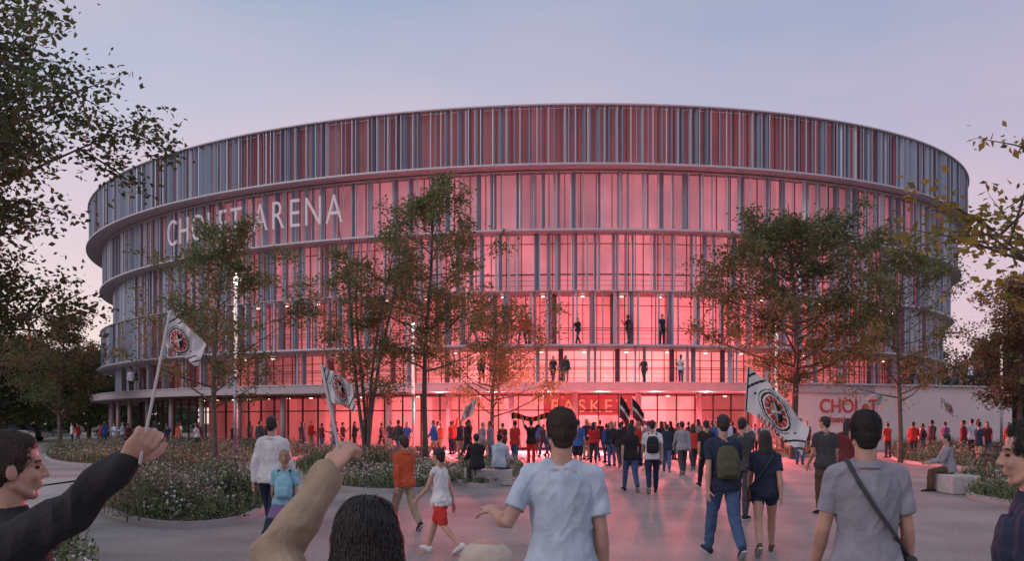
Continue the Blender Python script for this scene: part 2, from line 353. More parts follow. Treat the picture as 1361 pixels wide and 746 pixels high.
# ---- foreground figures
w1=at(231,562,2.62)
r,f,M=P('person in black jacket in profile at the lower left corner, arm raised',2,Y=2.95,H=1.63,rz=-60,top='jacket',tc='black',bc='black',hc='chestnut',near=2,pose='stand',
 ikw={1:(w1,(.2,0,-1))},ex={'curl1':62,'palm1':V((-.6,.3,.5)),'w':1.0,'pitch':4})
h1=M@f['hand'][1]
flag('small white flag held up by the raised fist of the black jacket',h1+V((-.003,0,-.05)),at(226,414,2.65),.115,.09,(1,.15,-.4),.42,.011,alt=1)
w2=at(437,630,2.25)
r,f,M=P('person with long black hair at the bottom edge, beige sleeve raised',487,Y=2.05,H=1.495,rz=4,top='jacket',tc='beige',bc='black',hair='long',near=2,ikw={-1:(w2,(-1,0,-.6))},ex={'curl-1':75,'palm-1':V((.6,.5,.1)),'w':.86})
h2=M@f['hand'][-1]; flag('small white and red flag held by the raised hand in the beige sleeve',h2+V((0,0,-.04)),at(427,486,2.25),.078,.085,(1,.2,-.1),.45,.009,alt=2)
P('child in a cream cap at the bottom edge',651,Y=2.95,H=1.3,rz=65,kid=True,hair='cap',hc='cream',tc='grey',near=2)
P('person in pale blue t-shirt seen from behind in the centre foreground',746,Y=5.0,H=1.70,rz=-4,tc='pale',bc='denim',hc='chestnut',near=2,ikw={-1:(at(655,680,5.15),(-.2,-1,-.9))},ex={'w':.99,'curl-1':30,'palm-1':V((0,.6,-.8)),'legs':((12,8),(-8,14)),'arms':((8,0,10),(9,-4,14)),'yaw':8})
P('person in grey short sleeved shirt with a shoulder bag, back view at right',1152,Y=5.2,H=1.72,rz=-3,tc='grey',bc='charcoal',near=2,ex={'w':1.0,'arms':((12,2,25),(10,-4,18)),'yaw':-6},gear=[('bag','charcoal','dark shoulder bag slung across the back of the grey shirt',1)])
P('person in navy jacket in profile, cut off by the right edge',1386,Y=3.1,H=1.67,rz=62,top='jacket',tc='navy',bc='black',near=2,ex={'w':1.0},sk=0)
# ---- middle distance
P('person in navy t-shirt and blue jeans walking away with an olive backpack',962,740,H=1.8,rz=6,pose='walk',tc='navy',bc='denim',sc='navy',near=1,gear=[('backpack','olive','olive backpack on the person in blue jeans')])
P('person in navy t-shirt and short dark shorts walking with a brown handbag',1017,737,H=1.6,rz=-12,pose='stride',tc='navy',bot='brief',bc='navy',hair='long',near=1,sc='brown',gear=[('bag','brown','brown handbag hanging at the hip of the person in dark shorts',-1)],ex={'w':.9})
P('person in white shirt and dark trousers beside the child in the skirt',360,718,H=1.79,rz=-8,pose='walk',top='long',tc='white',bc='navy',near=1)
P('child in turquoise top and purple skirt walking away on the left',378,738,H=1.35,rz=8,kid=True,pose='stride',top='short',tc='pastel',bot='skirt',bc='purple',hair='tail',hc='fair',near=1,gear=[('backpack','pastel','pale turquoise backpack worn by the child in the purple skirt')])
P('child in orange hoodie and beige trousers near the central flower bed',538,705,H=1.5,rz=35,kid=True,pose='walk',top='jacket',tc='orange',bc='beige',hc='chestnut',near=1)
P('child in white sleeveless top and red shorts walking to the left',586,736,H=1.37,rz=60,kid=True,pose='stride',top='tank',tc='white',bot='shorts',bc='red',near=1,sc='white')
P('person in charcoal t-shirt and brown trousers right of the big flag',1097,684,H=1.77,rz=12,tc='charcoal',bc='brown',pose='relax',near=1)
P('person in maroon top just right of the person in brown trousers',1126,668,H=1.74,rz=-10,tc='maroon',bc='charcoal',hair='long',pose='stand')
r,f,M=P('person in dark shirt holding up the big flag',986,690,H=1.74,rz=-30,tc='charcoal',bc='charcoal',pose='wave',ikw={1:(at(990,560,17.2),(1,0,0))},ex={'curl1':60},near=1)
hh=M@f['hand'][1]
flag('big white flag with red and black round emblem beside its tilted pole',hh+V((-.04,0,-.35)),at(994,486,17.3),1.4,.8,(1,.1,-.5),.38,.07)
P('person in dark top and jeans with loose hair on the red lit plaza',838,654,H=1.68,rz=5,pose='walk',tc='black',bc='denim',hair='long',near=0)
P('person in white top with a dark backpack beside the loose haired person',867,656,H=1.76,rz=-5,pose='stride',tc='white',bc='navy',near=0,gear=[('backpack','black','dark backpack on the person in the white top')])
P('person in black clothes walking left of the olive backpack',939,648,H=1.76,rz=5,pose='walk',tc='black',bc='black')
P('person in grey long sleeved top and dark jeans walking toward the entrance',907,632,H=1.74,rz=0,pose='stride',tc='grey',bc='charcoal',top='long')
P('person in bright blue shirt and black shorts just right of the centre figure',768,626,H=1.76,rz=-20,tc='blue',bc='black',bot='shorts')
P('person in red shirt walking, framed by the bright entrance',791,613,H=1.72,rz=10,pose='walk',tc='red',bc='denim',gear=[('backpack','maroon','red backpack worn by the person in the red shirt')])
P('person in orange red top and jeans beside the seated pair',684,621,H=1.74,rz=-35,tc='red',bc='denim',pose='relax')
r,f,M=P('person in black top and red trousers holding a scarf overhead',706,619,H=1.76,rz=0,pose='cheer',tc='black',bc='red')
a_,b_=M@f['hand'][-1],M@f['hand'][1]; s=MB(); n=30
pts=[a_.lerp(b_,t)+V((0,0,-.10*sin(pi*t)+.03)) for t in np.linspace(-.6,1.7,n)]
vs=[];fs=[]
for i,p in enumerate(pts): vs+=[p+V((0,.02*sin(i),.02-abs(i/n-.45)*.1)),p+V((0,.03*sin(i*1.3),-.16-abs(i/n-.45)*.25))]
for i in range(n-1): fs.append((2*i,2*i+2,2*i+3,2*i+1))
s.add(vs,fs); s.m=[(i//2)%2 for i in range(n-1)]; o=s.build('scarf',[cloth('black'),cloth('orange')],None,True); tag(o,'striped supporter scarf held overhead by the person in red trousers','scarf')
P('person in pale blue jacket sitting on the kerb, back to the camera',663,646,H=1.72,rz=-20,pose='sit',top='jacket',tc='pale',bc='denim')
P('person in black sitting on the kerb beside the pale blue jacket',634,648,H=1.72,rz=20,pose='sit',top='jacket',tc='black',bc='charcoal')
P('person in grey shirt sitting on the pale stone block at the right',1262,655,H=1.74,rz=78,pose='sit',top='long',tc='grey',bc='brown',face=True)
P('person in red shirt between the two right hand trees',1180,609,H=1.65,rz=20,tc='red',bc='charcoal',pose='fold')
P('person in dark jacket talking near the tall left hand stems',471,600,H=1.72,rz=-90,top='jacket',tc='black',bc='black',hair='long',pose='phone')
P('person in pale clothes standing by the leftmost slender lamp',332,592,H=1.74,rz=30,tc='white',bc='grey')
P('person in dark clothes crouched on the far left path edge',190,598,H=1.7,rz=-60,pose='sit',tc='charcoal',bc='black',top='jacket')
P('person in maroon jacket beside the flower bed at the right',1281,612,H=1.76,rz=60,top='jacket',tc='maroon',bc='charcoal')
P('person in purple top just left of the maroon jacket',1256,606,H=1.7,rz=-50,tc='purple',bc='denim',pose='relax')
for a in (('person in orange top with arms folded left of the seated pair',652,603,'orange','charcoal','fold',-140,'short'),('person in maroon top walking between the blue shirt and centre figure',781,606,'maroon','black','walk',5,'short'),
          ('person in black jacket walking under the striped flags',824,622,'black','charcoal','stride',5,'jacket'),('person in white long sleeved top facing back under the striped flags',850,618,'white','denim','relax',150,'long'),
          ('person in navy jacket between the white top and the grey top',886,628,'navy','denim','walk',-10,'jacket'),('person in red top walking right of the grey top',921,626,'red','charcoal','stride',0,'short'),
          ('person in beige jacket standing left of the black clothes',928,612,'beige','navy','stand',20,'jacket'),('person in grey top looking at a phone beside the tree bed',1017,622,'grey','navy','phone',-150,'short'),
          ('person in black top with arms folded behind the tilted flag',1063,618,'black','denim','fold',170,'short'),('person in navy top beside the bicycles',1301,622,'navy','beige','relax',-70,'short'),
          ('person in charcoal jacket left of the central bed',402,604,'charcoal','denim','walk',60,'jacket'),('person in white top walking in the left background path',262,598,'white','navy','stride',80,'short'),
          ('person in orange top near the slim upright tree',236,601,'orange','denim','relax',-60,'short'),('person in blue top right of the golden brown tree',716,604,'blue','charcoal','stand',0,'short'),
          ('person in white top behind the central bed, right of the tall trunk',582,602,'white','charcoal','relax',-100,'short'),('person in red jacket behind the central bed, waving one arm',602,603,'red','black','wave',20,'jacket'),
          ('person in navy top with both arms raised behind the seated pair',620,604,'navy','denim','cheer',0,'short'),('person in grey jacket behind the central bed, under the airy tree',520,601,'grey','navy','fold',140,'jacket'),
          ('person in maroon top behind the central bed, left of the airy tree',446,602,'maroon','denim','walk',-70,'short'),('person in beige top on the path beside the airy tree',484,603,'beige','charcoal','relax',100,'short'),
          ('person in black jacket right of the slim upright tree',312,606,'black','denim','walk',50,'jacket'),('person in pale blue top left of the bed with the dense tree',990,612,'pale','navy','relax',60,'short'),
          ('person in orange jacket on the far right by the bicycles',1341,606,'orange','navy','stand',120,'jacket'),('person in white jacket right of the red flag on the right',1226,604,'white','denim','walk',-60,'jacket'),
          ('person in charcoal top on the left path beyond the far bed',142,590,'charcoal','denim','walk',80,'short'),('person in red top on the left path beyond the far bed',104,592,'red','navy','stride',80,'short')):
    P(a[0],a[1],a[2],H=rnd.uniform(1.64,1.82),rz=a[6],pose=a[5],tc=a[3],bc=a[4],top=a[7],hair=rnd.choice(['short','short','long']),hc=rnd.choice(['dark','chestnut']))
# ---- distant crowd
poses=['stand','relax','walk','stride','fold','phone','stand','walk','stride']
cols=['black','charcoal','navy','red','grey','white','maroon','pale','navy','orange','blue','charcoal']
nm=dict(pale='pale blue',pastel='turquoise')
def crowd(px,Y,where,z=0,rzs=(-60,60)):
    tc=rnd.choice(cols); bc=rnd.choice(['denim','black','charcoal','navy','beige']); ha=rnd.choice(['short','short','long'])
    ps=rnd.choice(poses); tp=rnd.choice(['short','jacket'])
    P('%s %s, %s, %s'%(nm.get(tc,tc),'jacket' if tp=='jacket' else 'top',{'denim':'jeans'}.get(bc,bc+' trousers'),where),px,Y=Y,H=rnd.uniform(1.6,1.84),rz=rnd.uniform(*rzs),tc=tc,bc=bc,hair=ha,hc=rnd.choice(['dark','chestnut','fair']),pose=ps,top=tp,sk=rnd.choice([0,0,1,2]),z=z)
for i,px in enumerate([722,731,744,757,762,779,784,800,806,813,819,826,831,845,851,857,873,881,886,893,899,913,921,929,947,953,968,975,880,835,812,898,770,790,862,905,940,840,868]):
    crowd(px+rnd.uniform(-3,3),rnd.choice([37,40,43,46,49,52,54]),'far off at the entrance')
for px,Y in ((404,62),(413,60),(428,57),(441,60),(520,52),(529,45),(541,52),(577,46),(600,50),(612,44),(622,43),(641,42),(652,37),(668,44),(586,53),(508,55),(455,56),(608,54)): crowd(px,Y,'far off left of the entrance',rzs=(-160,160))
for px,Y in ((96,74),(133,72),(139,70),(152,66),(163,68),(170,64),(206,60),(222,57),(238,60),(264,62),(345,48),(352,52)): crowd(px,Y,'on the far left path',rzs=(-180,180))
for px,Y in ((1003,50),(1013,47),(1040,50),(1072,50),(1160,48),(1226,50),(1214,45),(1238,46),(1292,44),(1300,47),(1312,44)): crowd(px,Y,'on the far right plaza',rzs=(-180,180))
for px,Y in ((1213,61),(1222,62),(1262,63),(1271,62),(1290,64),(1306,64)): crowd(px,Y+1.5,'on the right terrace',z=3.98,rzs=(120,240))
for px in (174,181,440,640,655,665,735,752,856,905): 
    crowd(px,73 if px<200 else 57.2,'on the balcony',z=3.93,rzs=(120,240))
for px in (628,694,701,768,835,880): crowd(px,58.2,'on the upper gallery',z=6.36,rzs=(100,260))
flag('white flag with red emblem above the crowd left of centre',at(622,580,43),at(634,528,43),.75,.8,(-.8,0,-.4),.3,.06)
flag('dark flag with white stripe above the entrance crowd',at(822,590,36),at(824,524,36),.5,.85,(.9,0,-.6),.7,.06,alt=5)
flag('second dark striped flag, right of the first one',at(842,590,38),at(840,528,38),.6,.8,(.9,0,-.5),.6,.06,alt=5)
flag('small red and white flag above the right flower bed',at(1252,575,46),at(1250,528,46),.95,.55,(.9,0,-.2),.55,.06)
from collections import defaultdict
D=defaultdict(list)
for r,px in PEOPLE: D[r['label']].append((px,r))
ordn=['leftmost','second from left','third from left','fourth from left','fifth from left']
for l,lst in D.items():
    if len(lst)>1:
        for i,(px,r) in enumerate(sorted(lst,key=lambda q:q[0])): r['label']=l+', '+ordn[min(i,4)]
# ---------------------------------------------------------------- arena
def tier(li,ri,ni): return (-.98+(li-ri)/2,95,39-(li+ri)/2,-5.83,38-ni)
def ep(tr,t,o=0):
    cx,cy,U,vx,vy=tr; x=cx+U*cos(t)+vx*sin(t); y=cy+vy*sin(t)
    if o:
        dx=-U*sin(t)+vx*cos(t); dy=vy*cos(t); l=math.hypot(dx,dy); x-=dy/l*o; y+=dx/l*o
    return x,y
def tang(tr,t): cx,cy,U,vx,vy=tr; return math.atan2(vy*cos(t),-U*sin(t)+vx*cos(t))
def spd(tr,t): cx,cy,U,vx,vy=tr; return math.hypot(-U*sin(t)+vx*cos(t),vy*cos(t))
def t_at(tr,px):
    m=(px-CX)/F; best=(9,0)
    for i in range(0,3600):
        t=-pi*1.02+i/3600*pi*1.04; x,y=ep(tr,t); e=abs(x-m*y)+ (0 if y<92 else 1)
        if e<best[0]: best=(e,t)
    return best[1]
arena=empty('arena_building',(-1,95,0)); tag(arena,'huge oval arena of stacked rings with pale vertical fins, glowing red inside','arena')
def fix(o): o.matrix_parent_inverse=Matrix.Translation((1,-95,0)); return o
def band(tr,z0,z1,o0,o1,name,m,par=None,n=240):
    b=MB(); vs=[];fs=[]
    for i in range(n):
        t=2*pi*i/n
        for o,z in((o0,z0),(o1,z0),(o1,z1),(o0,z1)):
            x,y=ep(tr,t,o); vs.append((x,y,z))
    for i in range(n):
        j=(i+1)%n
        for k in range(4):
            l=(k+1)%4; fs.append((i*4+k,j*4+k,j*4+l,i*4+l))
    b.add(vs,fs); o=b.build(name,m,par or arena); 
    return fix(o) if par is None else o
def wall(tr,z0,z1,o,name,ms,n=200):
    b=MB()
    for i in range(n):
        a,c=2*pi*i/n,2*pi*(i+1)/n; p,q=ep(tr,a,o),ep(tr,c,o); b.add([(*p,z0),(*q,z0),(*q,z1),(*p,z1)],[(0,1,2,3)],rnd.randrange(len(ms)))
    return fix(b.build(name,ms,arena))
fin=mat('fin_metal',(.27,.34,.43),.38,.4); fin2=mat('fin_metal_pale',(.5,.54,.61),.4,.2); ringm=mat('ring_white',(.5,.51,.56),.5,.1,var=.05,vscale=.3); soff=mat('soffit',(.5,.44,.46),.7)
mul=mat('mullion',(.3,.12,.14),.6)
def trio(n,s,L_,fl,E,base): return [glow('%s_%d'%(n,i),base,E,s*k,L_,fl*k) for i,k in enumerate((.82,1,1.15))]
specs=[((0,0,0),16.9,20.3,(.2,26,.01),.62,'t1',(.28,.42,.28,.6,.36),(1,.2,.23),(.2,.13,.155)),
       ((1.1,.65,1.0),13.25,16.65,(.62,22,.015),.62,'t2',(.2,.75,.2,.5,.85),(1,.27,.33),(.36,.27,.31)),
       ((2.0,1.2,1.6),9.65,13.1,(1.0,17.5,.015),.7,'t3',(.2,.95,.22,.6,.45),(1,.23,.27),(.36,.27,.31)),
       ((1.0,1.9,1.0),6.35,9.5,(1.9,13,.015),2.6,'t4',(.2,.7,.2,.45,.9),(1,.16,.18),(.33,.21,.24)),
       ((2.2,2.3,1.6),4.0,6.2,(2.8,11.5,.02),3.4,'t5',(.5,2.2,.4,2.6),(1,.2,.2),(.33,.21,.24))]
TR=[]
for k0,(ins,z0,z1,gl,back,nmx,steps,E,bs_) in enumerate(specs):
    tr=tier(*ins); TR.append(tr)
    w=wall(tr,z0,z1,back,'facade_wall',trio(nmx,*gl,E,bs_))  # backing wall emits red itself, standing in for the lit interior
    b=MB(); t=-pi*1.1; r=random.Random(k0+3); i=0
    while t<.1*pi:
        x,y=ep(tr,t,.25); a=tang(tr,t); ang=r.choice((1,-1))*r.uniform(.1,.65); dp=.34 if i%2 else .24
        if nmx=='t5':
            if -pi*.95<t<-pi*.02: q=MB(); q.box((x,y,(z0+z1)/2),(.08,.3,z1-z0-.01),a+ang); q.build('fin',fin if i%2 else fin2,w)
        else: b.box((x,y,(z0+z1)/2),(.045 if i%2 else .065,dp,z1-z0+.02),a+ang,i%2)
        t+=steps[i%len(steps)]*r.uniform(.8,1.25)/spd(tr,t); i+=1
    if nmx!='t5': b.build('fin_screen',[fin2,fin],w)
    if nmx=='t1': band(tr,z1+.02,z1+.1,-.02,.65,'head_ring',ringm,w)
    else: band(tr,z1+.012,z1+.06,.0,.45,'head_ring',soff,w)
    band(tr,z0-.13,z0-.02,-.16,.25,'floor_ring',ringm,w)
    band(tr,z0-.12,z0-.04,.25,6 if nmx!='t1' else 4,'soffit',soff,w)
    N=150; b=MB()
    for k in range(N):
        t=-pi*1.1+1.2*pi*k/N; x,y=ep(tr,t,back-.06); b.box((x,y,(z0+z1)/2),(.045,.08,z1-z0),tang(tr,t))
    tag(b.build('mullion',mul,w),kind='stuff')
    if nmx in('t4','t5','t3'):
        for zz in (z0+1.05,z1-.55):
            b=MB(); b.tube([(*ep(tr,-pi*1.1+1.2*pi*k/160,back-.1),zz) for k in range(161)],.035,4,round_=False); b.build('transom',mul,w)
    if nmx in('t3','t4','t5'):
        for hgt in (.35,.65,1.0):
            b=MB(); pts=[(*ep(tr,-pi*1.1+1.2*pi*k/160,.52),z0+hgt) for k in range(161)]; b.tube(pts,.022 if hgt==1 else .012,6); b.build('rail',mat('rail',(.1,.08,.09),.5,.5),w)
    if nmx in('t4','t5'):
        for k in range(26):
            t=-pi*.9+.8*pi*k/25; x,y=ep(tr,t,1.8); b=MB(); b.tube([(0,0,z0),(0,0,z1)],.16,12,round_=False); c=b.build('column',mat('column',(.35,.2,.22),.6),w,True); c.location=(x,y,0)
tr=TR[0]
b=MB(); n=160; b.add([(*ep(tr,2*pi*i/n,1.5),20.0) for i in range(n)],[tuple(range(n))]); fix(b.build('roof',mat('roof',(.25,.25,.28),.9),arena))
cn=tier(.5,-.8,-2.3)
band(cn,3.4,3.88,0,10,'canopy',[mat('canopy',(.46,.42,.44),.7,var=.06)])
band(cn,3.88,3.94,-.06,.5,'canopy_edge',ringm)
gt=tier(4.5,2.5,2.0)
wall(gt,0,3.4,6,'lobby_wall',[glow('lobby_%d'%i,(.3,.15,.15),(1,.15,.16),s_,12,.04) for i,s_ in enumerate((2.4,4.2,3.2))])  # red lobby light put into the wall material as emission
for k in range(90):
    t=-pi*.98+.96*pi*k/89; x,y=ep(gt,t,0); b=MB(); b.box((0,0,1.7),(.07,.12,3.4),tang(gt,t)); o=b.build('door_post',mat('frame_dark',(.08,.05,.055),.5),arena); o.location=(x+1,y-95,0)
for z in (.05,2.4,3.35):
    b=MB(); b.tube([(*ep(gt,-pi*1.05+1.1*pi*k/200,0),z) for k in range(201)],.04,6); fix(b.build('transom',mat('frame_dark',(.06,.04,.045),.5),arena))
N=30
for k in range(N):
    t=-pi*.95+.9*pi*k/(N-1); x,y=ep(cn,t,1.6); b=MB(); b.tube([(0,0,0),(0,0,3.4)],.17,14,round_=False); c=b.build('pillar',mat('pillar',(.4,.36,.38),.6),arena,True); c.location=(x+1,y-95,0)
lampm=mat('downlight',(1,1,1),.5,emis=(1,.62,.5),es=5)
b=MB(); b.tube([(0,0,0),(0,0,.04)],.11,12,round_=False); lme=b.mesh(); lme.materials.append(lampm)
for zz,trr,o_,n_ in ((3.35,gt,2,34),(6.1,TR[4],2.5,26),(9.4,TR[3],1.6,30)):
    for k in range(n_):
        t=-pi*.8+.62*pi*k/(n_-1); x,y=ep(trr,t,o_); c=bpy.data.objects.new('ceiling_lamp',lme); C.objects.link(c); c.parent=arena; c.location=(x+1,y-95,zz-.05)
def glyph(ch,size,ext,m,bold=0,al='CENTER'):
    cu=bpy.data.curves.new('c','FONT'); cu.body=ch; cu.size=size; cu.extrude=ext; cu.align_x=al; cu.offset=bold
    o=bpy.data.objects.new('c',cu); C.objects.link(o); me=bpy.data.meshes.new_from_object(o.evaluated_get(bpy.context.evaluated_depsgraph_get())); bpy.data.objects.remove(o); me.materials.clear(); me.materials.append(m)
    return me
letm=mat('letter_white',(.6,.55,.6),.5,emis=(.9,.75,.85),es=.1)
ta,tb=t_at(TR[1],234),t_at(TR[1],448)
sg=empty('facade_lettering',(*ep(TR[1],(ta+tb)/2),15)); tag(sg,'large pale capital letters reading CHOLET ARENA on the upper left facade','sign')
s_='CHOLET ARENA'; wd=dict(C=.72,H=.78,O=.82,L=.56,E=.64,T=.64,A=.74,R=.7,N=.8); wd[' ']=.4
pos=[];acc=0
for i,ch in enumerate(s_):
    if i: acc+=(wd[s_[i-1]]+wd[ch])/2
    pos.append(acc)
arc=np.cumsum([0]+[spd(TR[1],ta+(tb-ta)*(k+.5)/200)*(tb-ta)/200 for k in range(200)])
fx=min(1,arc[-1]/(acc*2.65)*.94)
for i,ch in enumerate(s_):
    if ch==' ': continue
    t=ta+(tb-ta)*float(np.interp(pos[i]/acc*arc[-1],arc,np.linspace(0,1,201))); x,y=ep(TR[1],t,-.3); o=bpy.data.objects.new('letter',glyph(ch,2.65,.05,letm,bold=-.02)); C.objects.link(o); o.parent=sg; o.scale=(fx,1,1)
    o.location=V((x,y,14.15))-sg.location; o.rotation_euler=(pi/2,0,tang(TR[1],t))
lt=tier(4.5,2.5,3.0); ta,tb=t_at(lt,738),t_at(lt,826); sg=empty('lobby_lettering',(*ep(lt,(ta+tb)/2),2)); tag(sg,'warm orange capital letters reading BASKET behind the entrance glazing','sign')
b=MB(); K=24
for k in range(K):
    p,q=[ep(lt,ta-.02+(tb-ta+.04)*(k+j)/K,.15) for j in (0,1)]; b.add([(*p,2.1),(*q,2.1),(*q,3.35),(*p,3.35)],[(0,1,2,3)])
o=b.build('board',mat('board',(.3,.06,.07),.6,emis=(1,.1,.11),es=.3),sg); o.matrix_parent_inverse=Matrix.Translation(-sg.location)
for i,ch in enumerate('BASKET'):
    t=ta+(tb-ta)*i/5; x,y=ep(lt,t); o=bpy.data.objects.new('letter',glyph(ch,1.1,.05,mat('let_beige',(.7,.35,.25),.6,emis=(1,.38,.24),es=.42),bold=0)); C.objects.link(o); o.parent=sg; o.location=V((x,y,2.3))-sg.location; o.rotation_euler=(pi/2,0,tang(lt,t))
# right podium
A=V(((1060-CX)/F*56.5,56.5,0)); B=V(((1345-CX)/F*63,63,0)); dv=(B-A); ln=dv.length; rz=math.atan2(dv.y,dv.x); nv_=V((-sin(rz),cos(rz),0))
pod=empty('terrace_building',A); tag(pod,'low pale terrace wall with railing on the right of the arena','building')
b=MB(); b.box((dv/2+nv_*5)+V((0,0,1.94)),(ln,10,3.88),rz); b.build('wall',mat('plaster',(.78,.66,.65),.85,var=.06,vscale=.6,bump=.1),pod)
b=MB(); b.box((dv/2+nv_*5)+V((0,0,3.93)),(ln+.4,10.4,.1),rz); b.build('coping',ringm,pod)
for k in range(25): b=MB(); q=dv*k/24+nv_*.3; b.tube([q+V((0,0,3.98)),q+V((0,0,4.97))],.02,6); b.build('post',mat('rail',(.1,.08,.09)),pod)
for z,rr in ((5,.03),(4.5,.015)): b=MB(); b.tube([nv_*.3+V((0,0,z)),dv+nv_*.3+V((0,0,z))],rr,6); b.build('handrail',mat('rail',(.1,.08,.09)),pod)
sg=empty('wall_lettering',A+dv*.09-nv_*.04+V((0,0,2.2))); tag(sg,'two line lettering reading CHOLeT agglomération on the pale terrace wall','sign')
for txt,sz,z,mm in (('CHOLeT',1.15,.05,mat('letter_red',(.5,.05,.06),.5)),('agglomération',.6,-.55,mat('letter_dim',(.5,.1,.1),.5))):
    o=bpy.data.objects.new('word',glyph(txt,sz,.03,mm,bold=0,al='LEFT')); C.objects.link(o); o.parent=sg; o.location=(0,0,z); o.rotation_euler=(pi/2,0,rz)
b=MB(); b.ell((4.5*cos(rz),4.5*sin(rz)-.03,1.0),(.14,.03,.14)); b.tube([(4.5*cos(rz)+.1,4.5*sin(rz)-.03,.9),(4.5*cos(rz)-.05,4.5*sin(rz)-.03,.55)],.05,8); b.build('mark',mat('markcy',(.1,.35,.5),.5),sg)
# ---------------------------------------------------------------- ground
def groundmat(name,c1,c2):
    m=mat(name,c1,.85); nt=m.node_tree; L=nt.links.new; bs=nt.nodes['Principled BSDF']; tc=[q for q in nt.nodes if q.type=='TEX_COORD'][0]
    n=nt.nodes.new('ShaderNodeTexNoise'); n.inputs['Scale'].default_value=34; n.inputs['Detail'].default_value=8; n.inputs['Roughness'].default_value=.85; L(tc.outputs['Object'],n.inputs['Vector'])
    v=nt.nodes.new('ShaderNodeTexVoronoi'); v.inputs['Scale'].default_value=70; L(tc.outputs['Object'],v.inputs['Vector'])
    n2=nt.nodes.new('ShaderNodeTexNoise'); n2.inputs['Scale'].default_value=.45; n2.inputs['Detail'].default_value=7; L(tc.outputs['Object'],n2.inputs['Vector'])
    a=nt.nodes.new('ShaderNodeMath'); a.operation='MULTIPLY'; L(n.outputs[0],a.inputs[0]); L(n2.outputs[0],a.inputs[1])
    a2=nt.nodes.new('ShaderNodeMath'); a2.operation='MULTIPLY_ADD'; sx=nt.nodes.new('ShaderNodeSeparateColor'); L(v.outputs['Color'],sx.inputs[0]); L(sx.outputs[0],a2.inputs[0]); a2.inputs[1].default_value=.2; L(a.outputs[0],a2.inputs[2])
    r=nt.nodes.new('ShaderNodeValToRGB'); r.color_ramp.elements[0].position=.14; r.color_ramp.elements[1].position=.58; r.color_ramp.elements[0].color=(*c2,1); r.color_ramp.elements[1].color=(*c1,1)
    L(a2.outputs[0],r.inputs[0]); L(r.outputs[0],bs.inputs['Base Color'])
    bp=nt.nodes.new('ShaderNodeBump'); bp.inputs['Strength'].default_value=.3; bp.inputs['Distance'].default_value=.012; L(n.outputs[0],bp.inputs['Height']); L(bp.outputs[0],bs.inputs['Normal']); bs.inputs['Roughness'].default_value=.7
    return m
plaza=groundmat('plaza',(.44,.4,.375),(.1,.095,.09)); pathm=groundmat('pathm',(.5,.46,.43),(.27,.25,.24))
b=MB(); b.add([(-900,-60,0),(900,-60,0),(900,1500,0),(-900,1500,0)],[(0,1,2,3)]); tag(b.build('ground',plaza),kind='structure')
def chaikin(p,k=3):
    for _ in range(k):
        q=[]
        for i in range(len(p)):
            a,c=p[i],p[(i+1)%len(p)]; q+=[a*.75+c*.25,a*.25+c*.75]
        p=q
    return p
def sheet(name,pts,z,m):
    b=MB(); p=chaikin([gp(*q) for q in pts],2); b.add([(q.x,q.y,z) for q in p],[tuple(range(len(p)))]); return tag(b.build(name,m),kind='structure')
sheet('path',[(-200,640),(60,640),(330,618),(380,612),(420,640),(380,664),(300,626),(120,630),(60,690),(-200,740)],.004,pathm)
for pts in ([(-300,60),(-50,60),(-50,1500),(-300,1500)],[(50,70),(400,70),(400,1500),(50,1500)]):
    b=MB(); b.add([(x,y,.004) for x,y in pts],[(0,1,2,3)]); tag(b.build('lawn',mat('lawn',(.03,.04,.02),.9,var=.4,vscale=.5)),kind='structure')
soil=mat('soil',(.05,.045,.03),.95,bump=.6,bscale=12,var=.3); kerb=mat('kerb',(.36,.34,.34),.8,var=.1,vscale=5,bump=.1)
gm=[mat('blade_green',(.13,.17,.07),.7,var=.3),mat('blade_dry',(.34,.26,.18),.8,var=.3),mat('petal_white',(.72,.66,.67),.8),mat('petal_pink',(.5,.32,.34),.8),mat('blade_dark',(.06,.09,.04),.7,var=.3),mat('leaf_silver',(.21,.24,.17),.8,var=.3)]
def inside(p,poly):
    c=False; n=len(poly); j=n-1
    for i in range(n):
        a,b_=poly[i],poly[j]
        if (a.y>p[1])!=(b_.y>p[1]) and p[0]<(b_.x-a.x)*(p[1]-a.y)/(b_.y-a.y)+a.x: c=not c
        j=i
    return c
